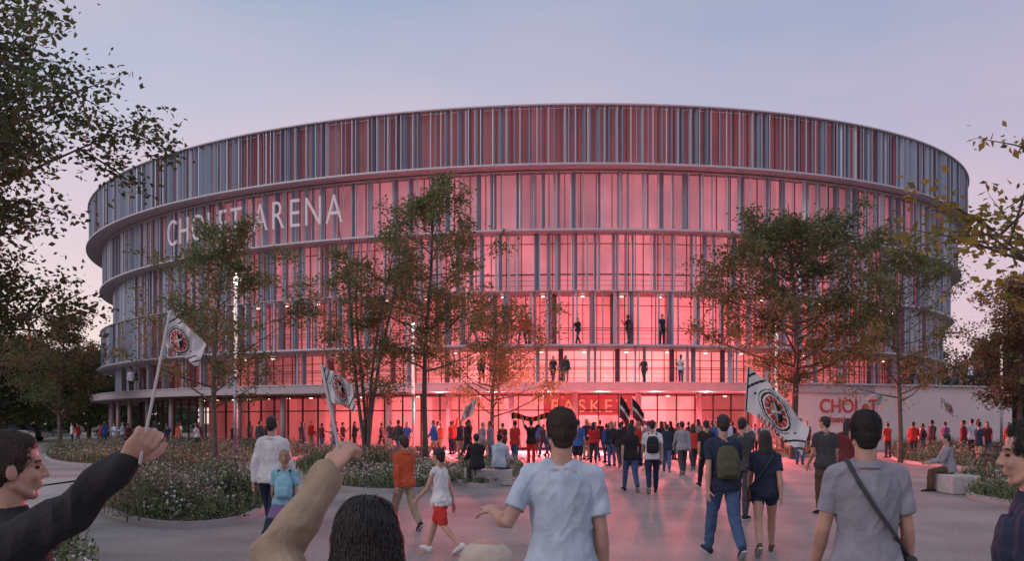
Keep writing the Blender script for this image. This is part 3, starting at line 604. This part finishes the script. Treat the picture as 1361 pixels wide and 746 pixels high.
def bed(pts,nclump,lab,hmax=.75,seed=1,fl=.3):
    poly=chaikin([gp(*q) for q in pts],3); n=len(poly)
    b=MB(); b.add([(q.x,q.y,.09) for q in poly],[tuple(range(n))]); tag(b.build('bed_soil',soil),kind='structure')
    b=MB(); 
    nn=lambda i: (lambda d: V((-d.y,d.x,0)).normalized())(poly[(i+1)%n]-poly[i-1])
    for i in range(n):
        a,c=poly[i],poly[(i+1)%n]; oa,oc=nn(i)*.1,nn((i+1)%n)*.1
        Z=lambda p,z:(p.x,p.y,z)
        b.add([Z(a-oa,0),Z(c-oc,0),Z(c-oc,.11),Z(a-oa,.11),Z(c+oc*.2,.11),Z(a+oa*.2,.11),Z(c+oc*.2,0),Z(a+oa*.2,0)],[(0,1,2,3),(3,2,4,5),(5,4,6,7)])
    tag(b.build('kerb',kerb),kind='structure')
    r=random.Random(seed); xs=[q.x for q in poly]; ys=[q.y for q in poly]; g=MB(); V_=[];Fc=[];Mi=[]
    U=lambda:V((r.gauss(0,1),r.gauss(0,1),r.gauss(0,1))).normalized()
    def quad(c,s,mi,asp=1):
        u=U()*s; v=u.cross(U()).normalized()*s*asp; i0=len(V_); V_.extend([tuple(c+u),tuple(c+v),tuple(c-u),tuple(c-v)]); Fc.append((i0,i0+1,i0+2,i0+3)); Mi.append(mi)
    k=0; tries=0
    while k<nclump and tries<nclump*30:
        tries+=1; p=(r.uniform(min(xs),max(xs)),r.uniform(min(ys),max(ys)))
        if not inside(p,poly): continue
        k+=1; nz=noise.noise(V((p[0]*.45,p[1]*.45,seed))); sp_=noise.noise(V((p[0]*.6,p[1]*.6,seed+20))); hh=hmax*(.55+1.1*nz+r.uniform(-.18,.25)); hh=max(hh,.18); dry=noise.noise(V((p[0]*.8,p[1]*.8,seed+9)))>.12; flw=noise.noise(V((p[0]*.6+5,p[1]*.6,seed+3)))>.0
        if sp_>-.14 and r.random()<.85:
            hh*=.85; mi0=(0,4,5,0)[int(abs(sp_)*97)%4]; rr=max(hh,.3)*r.uniform(.55,.95)
            for q in range(40):
                u=U(); c=V((p[0]+u.x*rr,p[1]+u.y*rr,.08+hh*.45+u.z*hh*.5)); quad(c,r.uniform(.02,.042),mi0 if r.random()<.7 else r.choice((0,4,5)),.5)
                if u.z>.2 and flw and r.random()<fl*.9: quad(c+V((0,0,.04)),r.uniform(.016,.03),2 if r.random()<.7 else 3)
        else:
            for q in range(16):
                a=r.uniform(0,2*pi); ln_=hh*r.uniform(.4,1.3); sp=ln_*r.uniform(.15,.9); bx,by=p[0]+r.gauss(0,.13),p[1]+r.gauss(0,.13); w_=r.uniform(.004,.009) if dry else r.uniform(.006,.014)
                ca,sa=cos(a),sin(a); i0=len(V_)
                V_+= [(bx-sa*w_,by+ca*w_,.08),(bx+sa*w_,by-ca*w_,.08),(bx+ca*sp*.35+sa*w_,by+sa*sp*.35-ca*w_,.08+ln_*.62),(bx+ca*sp*.35-sa*w_,by+sa*sp*.35+ca*w_,.08+ln_*.62),(bx+ca*sp,by+sa*sp,.08+ln_*.88)]
                Fc+=[(i0,i0+1,i0+2,i0+3),(i0+3,i0+2,i0+4)]; mi=(1 if r.random()<.65 else 0) if dry else (0 if r.random()<.6 else 4); Mi+=[mi,mi]
                if dry and r.random()<.45: quad(V((bx+ca*sp,by+sa*sp,.08+ln_*.88)),r.uniform(.03,.06),1 if r.random()<.7 else 3,.25)
                elif flw and r.random()<fl:
                    c=V((bx+ca*sp,by+sa*sp,.08+ln_*.9)); mi=2 if r.random()<.55 else 3; s=r.uniform(.013,.028); quad(c,s,mi); quad(c,s,mi)
    g.v=V_;g.f=Fc;g.m=Mi; o=g.build('meadow_planting',gm); tag(o,lab,'planting',kind='stuff')
bed([(115,668),(190,704),(300,702),(350,682),(352,655),(300,634),(215,626),(150,640)],1900,'meadow flowers and grasses filling the near left bed',.66,seed=1,fl=.3)
bed([(395,622),(430,650),(510,658),(590,652),(600,630),(560,610),(500,606),(430,608)],2100,'white flowering mounds filling the central bed under the tall trees',.66,seed=2,fl=.4)
bed([(600,640),(640,652),(690,640),(692,622),(650,616),(612,620)],700,'small flowering bed right of the central bed',.5,seed=9,fl=.35)
bed([(62,618),(180,623),(300,621),(400,612),(420,598),(300,590),(120,590),(60,600)],2800,'low flowering planting in the far left bed',.7,seed=3)
bed([(1180,612),(1240,621),(1361,630),(1480,642),(1480,596),(1300,592),(1190,594)],2600,'flowering planting behind the pale stone block on the right',.75,seed=4)
bed([(1285,663),(1330,670),(1480,696),(1500,640),(1390,634),(1290,640)],1100,'leafy planting in the nearest right bed',.6,seed=5,fl=.1)
bed([(-60,700),(40,720),(130,760),(60,900),(-300,900),(-200,720)],600,'grasses in the bed at the lower left corner',.5,seed=6,fl=.15)
bed([(1000,606),(1060,610),(1100,604),(1090,594),(1010,594)],400,'small planted bed around the trunk of the dense right tree',.6,seed=7)
def block(label,px,py,sx,sy,h,rz=0):
    p=gp(px,py); b=MB(); c=.02
    for z0,z1,i0,i1 in ((0,.03,.03,.0),(.03,h-c,0,0),(h-c,h,0,c)):
        x,y=sx/2,sy/2; a=[(sx_*(x-i0),sy_*(y-i0),z0) for sx_,sy_ in((-1,-1),(1,-1),(1,1),(-1,1))]+[(sx_*(x-i1),sy_*(y-i1),z1) for sx_,sy_ in((-1,-1),(1,-1),(1,1),(-1,1))]
        b.add(a,([(4,5,6,7)] if z1==h else [])+[(0,1,5,4),(1,2,6,5),(2,3,7,6),(3,0,4,7)])
    o=b.build('stone_bench',mat('stone',(.46,.43,.43),.8,var=.12,vscale=6,bump=.15)); o.location=(p.x,p.y,0); o.rotation_euler=(0,0,rz); tag(o,label,'bench')
block('pale square stone block with a person sitting on it at the right',1268,656,.62,1.3,.44)
block('low stone seat under the two people sitting by the small bed',649,646,1.25,.45,.42)
block('long pale stone bench at the far left by the path',112,580,2.6,.6,.45)
block('short pale stone bench beside the far left trees',30,583,1.6,.6,.45)
def lamp(label,px,Y,H):
    e=empty('lamp_column',((px-CX)/F*Y,Y,0)); tag(e,label,'street lamp','slender lit lamp columns')
    b=MB(); b.tube([(0,0,0),(0,0,.03)],.2,16,round_=False); b.build('base_plate',mat('galv',(.35,.35,.37),.5,.5),e)
    b=MB(); b.tube([(0,0,.03),(0,0,H*.45)],[.085,.08],14,round_=False); b.build('pole',mat('galv',(.35,.35,.37)),e,True)
    b=MB(); b.tube([(0,0,H*.45),(0,0,H*.93)],[.075,.07],14,round_=False); b.build('light_tube',mat('lampglow',(.6,.6,.6),.5,emis=(1,.82,.75),es=.5),e,True)
    b=MB(); b.tube([(0,0,H*.93),(0,0,H)],[.085,.085],14,round_=False); b.tube([(.05,0,H*.965),(.28,-.1,H*.965)],.06,10); b.build('lamp_head',mat('lamphot',(1,1,1),.5,emis=(1,.92,.85),es=2.5),e,True)
lamp('lit lamp column left of the single tree on the left side',313,42,8.1); lamp('lit lamp column directly left of the tall central tree trunk',549,54,7.2)
lamp('lit lamp column beside the dense tree on the right',1032,56,7.4); lamp('lit lamp column near the right edge',1331,60,8.2)
# ---------------------------------------------------------------- trees
def leafmat(name,c):
    if name in MC: return MC[name]
    m=mat(name,c,.6,var=.4,vscale=1.5); nt=m.node_tree; b=nt.nodes['Principled BSDF']
    t=nt.nodes.new('ShaderNodeBsdfTranslucent'); t.inputs[0].default_value=(c[0]*1.4,c[1]*1.4,c[2]*1.1,1); mx=nt.nodes.new('ShaderNodeMixShader'); mx.inputs[0].default_value=.4
    nt.links.new(b.outputs[0],mx.inputs[1]); nt.links.new(t.outputs[0],mx.inputs[2]); nt.links.new(mx.outputs[0],nt.nodes['Material Output'].inputs[0]); return m
bark=mat('bark',(.12,.095,.08),.9,bump=.6,bscale=14,var=.3)
GR=[leafmat('leaf_a',(.13,.165,.075)),leafmat('leaf_b',(.085,.12,.05)),leafmat('leaf_c',(.19,.19,.085))]
RD=[leafmat('leaf_d',(.2,.115,.075)),leafmat('leaf_e',(.15,.13,.06)),leafmat('leaf_f',(.28,.17,.1))]
DK=[leafmat('leaf_g',(.05,.068,.032)),leafmat('leaf_h',(.075,.095,.045)),leafmat('leaf_i',(.032,.044,.02))]
YG=[leafmat('leaf_j',(.17,.18,.04)),leafmat('leaf_k',(.09,.11,.03)),leafmat('leaf_l',(.24,.21,.06))]
def tree(label,x,y,H,W,h0,nl,nleaf,ls,pal,stems=1,seed=1,r0=.12,prof=.6,lean=(0,0),clump=.22,sub=6):
    r=random.Random(seed); e=empty('tree',(x,y,0)); tag(e,label,'tree'); t=MB(); anchors=[]
    for s in range(stems):
        az0=2*pi*s/max(stems,1)+r.random(); spread=0 if stems==1 else .13*H; ph=r.random()*6
        def tp(f): return V((lean[0]*f+cos(az0)*spread*f**1.2+.025*H*sin(f*5+ph)*f,lean[1]*f+sin(az0)*spread*f**1.2+.02*H*cos(f*4+ph)*f,H*.94*f))
        rr=r0/(stems**.5); ts=[tp(i/9) for i in range(10)]; t.tube(ts,[rr*(1.25 if i==0 else 1)*(1-i/9)**.8+.012 for i in range(10)],9)
        n=nl//stems
        for i in range(n):
            f=h0+(1-h0)*((i+r.random()*.6)/n)*.97; g=(f-h0)/(1-h0); wid=W*((sin(pi*min(1,(g*.86+.1))**prof))**.7)*r.uniform(.45,1.2)/(1 if stems==1 else 1.2); az=i*2.4+az0+r.uniform(-.5,.5)
            b0=tp(f*.93); d=V((cos(az),sin(az),0)); up_=r.uniform(.25,.85)*wid*(1.1-.3*g)
            pts=[b0,b0+d*wid*.35+V((0,0,up_*.25)),b0+d*wid*.7+V((r.gauss(0,.05)*W,r.gauss(0,.05)*W,up_*.65)),b0+d*wid+V((r.gauss(0,.06)*W,r.gauss(0,.06)*W,up_))]
            lr=rr*.4*(1-.6*g); t.tube(pts,[lr,lr*.65,lr*.35,.005],6)
            for j in range(sub):
                q=r.uniform(.25,1); k=min(int(q*3),2); a0=pts[k].lerp(pts[k+1],q*3-k); l=wid*r.uniform(.2,.5)*(1.2-.4*q)+.12
                d2=(d*.5+V((r.gauss(0,.7),r.gauss(0,.7),r.gauss(.3,.5)))).normalized(); a1=a0+d2*l*.5; a2=a0+d2*l+V((0,0,-.08*l)); t.tube([a0,a1,a2],[lr*.25+.004,lr*.15+.003,.002],5)
                den=r.uniform(.1,1.7); anchors.append((a0,a1,a2,den,r.randrange(3)))
            anchors.append((pts[2],pts[3],pts[3]+d*.1,1,r.randrange(3)))
    t.build('trunk',bark,e,True)
    wts=np.array([a[3] for a in anchors]); idx=rng.choice(len(anchors),nleaf,p=wts/wts.sum()); A0=np.array([list(a[0]) for a in anchors])[idx]; A1=np.array([list(a[1]) for a in anchors])[idx]; A2=np.array([list(a[2]) for a in anchors])[idx]
    u=rng.random((nleaf,1))**.7; c=np.where(u<.5,A0+(A1-A0)*2*u,A1+(A2-A1)*(2*u-1))+rng.normal(0,clump,(nleaf,3))*np.array([1,1,.7])
    a=rng.normal(0,1,(nleaf,3)); a[:,2]*=.6; a/=np.linalg.norm(a,axis=1,keepdims=True); b_=np.cross(a,rng.normal(0,1,(nleaf,3))); b_/=np.linalg.norm(b_,axis=1,keepdims=True)
    s=ls*rng.uniform(.6,1.25,(nleaf,1)); nrm=np.cross(a,b_)*s*.12
    vs=np.stack([c-a*s*.5,c+b_*s*.3-nrm,c+a*s*.5,c-b_*s*.3-nrm],1).reshape(-1,3)
    me=bpy.data.meshes.new('crown'); me.vertices.add(len(vs)); me.vertices.foreach_set('co',vs.ravel()); me.loops.add(4*nleaf); me.loops.foreach_set('vertex_index',np.arange(4*nleaf)); me.polygons.add(nleaf); me.polygons.foreach_set('loop_start',np.arange(0,4*nleaf,4)); 
    mi=np.array([q[4] for q in anchors])[idx]; mi=np.where(rng.random(nleaf)<.25,rng.integers(0,3,nleaf),mi)
    me.polygons.foreach_set('material_index',mi.astype(np.int32)); 
    for m in pal: me.materials.append(m)
    me.update(calc_edges=True); me.validate(); o=bpy.data.objects.new('crown',me); C.objects.link(o); o.parent=e; return e
def TX(px,Y): return (px-CX)/F*Y
def TH(top,Y): return 1.65+(HY-top)*Y/F
tree('slim upright tree standing alone behind the near left bed',TX(287,30),30,TH(250,30),2.75,.26,32,11500,.115,GR,seed=11,r0=.085,clump=.17)
tree('multi stemmed airy tree left of the tall central tree',TX(488,34),34,TH(290,34),2.7,.3,36,9500,.115,[GR[2],GR[0],RD[1]],stems=4,seed=12,r0=.13,clump=.19)
tree('tall slim central tree rising highest of the trees',TX(566,35),35,TH(200,35),2.9,.34,38,14000,.125,GR,seed=13,r0=.1,clump=.19)
tree('small round golden brown tree just left of the entrance',TX(655,47),47,TH(385,47),3.3,.26,30,10000,.14,[RD[1],GR[2],GR[0]],seed=14,r0=.11,clump=.22)
tree('dense broad tree on the right with two tone crown',TX(1055,44),44,TH(250,44),4.5,.3,46,28000,.165,[GR[1],RD[1],GR[0]],seed=15,r0=.17,clump=.25,sub=8)
tree('airy yellow green tree right of the dense tree',TX(1197,40),40,TH(294,40),3.0,.28,34,11000,.125,[GR[2],YG[1],GR[0]],seed=16,r0=.1,clump=.2)
tree('reddish leaved tree cut by the right edge behind the lamp column',TX(1356,50),50,TH(345,50),3.0,.25,36,20000,.16,RD,seed=17,r0=.14,clump=.27)
tree('bushy olive and rust coloured tree on the far left behind the bench',TX(80,68),68,TH(398,68),3.4,.22,32,13000,.19,[RD[1],RD[0],GR[0]],seed=18,r0=.15,clump=.3)
tree('large dark foreground tree leaning in from the left edge',-9.7,13,8.7,3.6,.16,84,120000,.1,[DK[0],DK[1],GR[1]],seed=19,r0=.2,clump=.19,sub=10)
tree('foreground branches with yellow green leaves at the right edge',TX(1361,9)+2.05,9,5.15,2.7,.38,36,15000,.095,YG,seed=20,r0=.12,clump=.12,sub=8)
for i,(px,Y,tp_,W) in enumerate(((8,85,440,5),(48,95,452,5),(118,100,462,5),(-40,80,425,6),(1345,92,455,6),(1400,80,430,6),(1312,110,472,5))):
    tree('dark background tree %s'%['at the left edge behind the parked cars','between the left edge and the olive tree','behind the olive and rust coloured tree','beyond the left edge','behind the right lamp column','beyond the right edge','right behind the arena rim'][i],TX(px,Y),Y,TH(tp_,Y),W,.12,30,12000,.32,DK[:2]+GR[1:2] if i%2 else GR[:2]+DK[1:2],seed=30+i,r0=.2,clump=.5)
N=9000; b=MB(); r=random.Random(5)
for _ in range(N):
    px=r.choice((r.uniform(-300,260),r.uniform(1180,1650))); Y=r.uniform(150,200); x=TX(px,Y); hgt=9+3*noise.noise(V((x*.05,1,1)))+2*noise.noise(V((x*.2,3,1))); z=hgt*r.random()**.6; s=r.uniform(.5,1.1)
    u=V((r.gauss(0,1),r.gauss(0,1),r.gauss(0,1))).normalized()*s; v=u.orthogonal().normalized()*s; c=V((x,Y,z)); b.add([c+u,c+v,c-u,c-v],[(0,1,2,3)],r.randrange(3))
tag(b.build('tree_belt',DK),'distant belt of dark trees along the horizon','trees',kind='stuff')
# ---------------------------------------------------------------- cars & bikes
def car(label,px,Y,rz,col):
    e=empty('parked_car',(TX(px,Y),Y,0),rz); tag(e,label,'car','cars parked beyond the far left path')
    prof=[(-2.1,.35),(-2.15,.75),(-1.95,.95),(-1.0,1.0),(1.0,1.02),(1.9,1.0),(2.1,.8),(2.12,.4)]; b=MB()
    n=len(prof); vs=[(x,-.86,z) for x,z in prof]+[(x,.86,z) for x,z in prof]; b.add(vs,[tuple(range(n))[::-1],tuple(range(n,2*n))]+[(i,(i+1)%n,n+(i+1)%n,n+i) for i in range(n)])
    cab=[(-1.1,1.0),(-.45,1.45),(1.0,1.47),(1.7,1.02)]; b.add([(x*.85+.1,s*.6,z+.02) for s in(-1,1) for x,z in cab[1:3]],[(0,1,3,2)]); b.build('body',mat('carpaint_'+label[:5],col,.3,.3),e)
    g=MB(); g.add([(x,s*(.8 if i in(0,3) else .62),z) for s in(-1,1) for i,(x,z) in enumerate(cab)],[(3,2,1,0),(4,5,6,7),(0,1,5,4),(1,2,6,5),(2,3,7,6)]); g.build('window',mat('carglass',(.02,.02,.025),.1),e)
    for x in(-1.35,1.35):
        for s in(-1,1):
            w=MB(); w.tube([(x,s*.75,.33),(x,s*.92,.33)],.33,16,round_=False); w.build('wheel',mat('tyre',(.02,.02,.02),.8),e)
car('white car parked at the far left edge',6,80,.2,(.5,.5,.52)); car('dark car parked right of the white car',26,84,.1,(.04,.04,.05))
def bike(label,px,Y,rz):
    e=empty('bicycle',(TX(px,Y),Y,0),rz); tag(e,label,'bicycle','bicycles by the right bed'); fm=mat('bikeframe',(.05,.05,.06),.4,.5)
    for x in(-.52,.52):
        w=MB(); w.tube([(x+.33*cos(a*pi/12),0,.34+.33*sin(a*pi/12)) for a in range(25)],.016,6); o=w.build('wheel',mat('tyre',(.02,.02,.02)),e,True)
        s=MB()
        for a in range(9): s.tube([(x,0,.34),(x+.32*cos(a*pi/4.5),0,.34+.32*sin(a*pi/4.5))],.003,4)
        s.build('spokes',fm,o)
    b=MB(); bb=(-.08,0,.3); st=(-.22,0,.78); hd=(.36,0,.82)
    for a,c in ((bb,st),(bb,hd),(st,hd),(st,(-.52,0,.34)),(bb,(-.52,0,.34)),(hd,(.52,0,.34)),(hd,(.34,0,.98))): b.tube([a,c],.016,7)
    b.build('frame',fm,e,True); b=MB(); b.tube([(.28,-.27,1.02),(.36,-.12,1.0),(.36,.12,1.0),(.28,.27,1.02)],.013,7); b.build('handlebar',fm,e,True)
    b=MB(); b.tube([st,(-.24,0,.88)],.013,6); b.ell((-.25,0,.91),(.13,.06,.03)); b.build('saddle',mat('saddle',(.02,.02,.02),.6),e,True)
bike('leftmost bicycle parked beside the right flower bed',1318,30.5,.3); bike('second bicycle parked beside the right flower bed',1336,29.5,-.2); bike('third bicycle, nearest the right edge',1354,30.5,.15)
# ---------------------------------------------------------------- lights, world, camera
for k in range(9):
    t=-pi/2+(k-4)*.08+.07; x,y=ep(cn,t,.8); l=bpy.data.lights.new('soffit_spot','SPOT'); l.energy=8500; l.color=(1,.13,.15); l.spot_size=R(150); l.spot_blend=.6; l.shadow_soft_size=.2
    o=bpy.data.objects.new('soffit_spot',l); C.objects.link(o); o.location=(x,y,3.2); o.rotation_euler=(R(-50),0,0)
s=bpy.data.lights.new('sun','SUN'); s.energy=.6; s.angle=R(18); s.color=(1,.82,.78); so=bpy.data.objects.new('sun',s); C.objects.link(so); so.rotation_euler=(R(66),0,R(-55))
w=bpy.data.worlds.new('World'); SC.world=w; w.use_nodes=True; nt=w.node_tree; L=nt.links.new; bg=nt.nodes['Background']
tc=nt.nodes.new('ShaderNodeTexCoord'); sx=nt.nodes.new('ShaderNodeSeparateXYZ'); L(tc.outputs['Generated'],sx.inputs[0])
def ramp(els):
    r=nt.nodes.new('ShaderNodeValToRGB'); cr=r.color_ramp; cr.elements[0].position=els[0][0]; cr.elements[0].color=(*els[0][1],1); cr.elements[1].position=els[-1][0]; cr.elements[1].color=(*els[-1][1],1)
    for p,c in els[1:-1]: q=cr.elements.new(p); q.color=(*c,1)
    return r
r1=ramp([(0,(.95,.77,.7)),(.1,(.87,.73,.73)),(.2,(.68,.61,.72)),(.3,(.47,.52,.68)),(.42,(.32,.42,.59)),(1,(.46,.53,.64))]); L(sx.outputs[2],r1.inputs[0])
r2=ramp([(0,(.86,.6,.62)),(.12,(.7,.52,.64)),(.23,(.48,.45,.62)),(.36,(.28,.36,.56)),(.45,(.23,.33,.52)),(1,(.46,.53,.64))]); L(sx.outputs[2],r2.inputs[0])
mr=nt.nodes.new('ShaderNodeMapRange'); mr.inputs[1].default_value=-.3; mr.inputs[2].default_value=.5; L(sx.outputs[0],mr.inputs[0]); mx=nt.nodes.new('ShaderNodeMixRGB'); L(mr.outputs[0],mx.inputs[0]); L(r1.outputs[0],mx.inputs[1]); L(r2.outputs[0],mx.inputs[2])
mp=nt.nodes.new('ShaderNodeMapping'); mp.inputs['Scale'].default_value=(1.2,1.2,3.4); L(tc.outputs['Generated'],mp.inputs[0]); n=nt.nodes.new('ShaderNodeTexNoise'); n.inputs['Scale'].default_value=1.5; n.inputs['Detail'].default_value=4; n.inputs['Roughness'].default_value=.45; L(mp.outputs[0],n.inputs['Vector'])
mr2=nt.nodes.new('ShaderNodeMapRange'); mr2.inputs[1].default_value=.38; mr2.inputs[2].default_value=.68; mr2.inputs[4].default_value=.55; L(n.outputs[0],mr2.inputs[0])
m2=nt.nodes.new('ShaderNodeMixRGB'); L(mr2.outputs[0],m2.inputs[0]); L(mx.outputs[0],m2.inputs[1]); m2.inputs[2].default_value=(.76,.56,.65,1)
sky=nt.nodes.new('ShaderNodeTexSky'); sky.sky_type='NISHITA'; sky.sun_disc=False; sky.sun_elevation=R(2); sky.sun_rotation=R(-55)
m3=nt.nodes.new('ShaderNodeMixRGB'); m3.blend_type='ADD'; m3.inputs[0].default_value=.02; L(m2.outputs[0],m3.inputs[1]); L(sky.outputs[0],m3.inputs[2]); L(m3.outputs[0],bg.inputs[0]); bg.inputs[1].default_value=.97
cam=bpy.data.cameras.new('cam'); co=bpy.data.objects.new('camera',cam); C.objects.link(co); co.location=(0,0,CZ); co.rotation_euler=(pi/2,0,0); cam.lens=36*F/1361; cam.sensor_width=36; cam.shift_y=(HY-373)/1361; cam.clip_end=3000; cam.clip_start=.05
SC.camera=co; SC.view_settings.view_transform='Standard'; SC.view_settings.look='None'
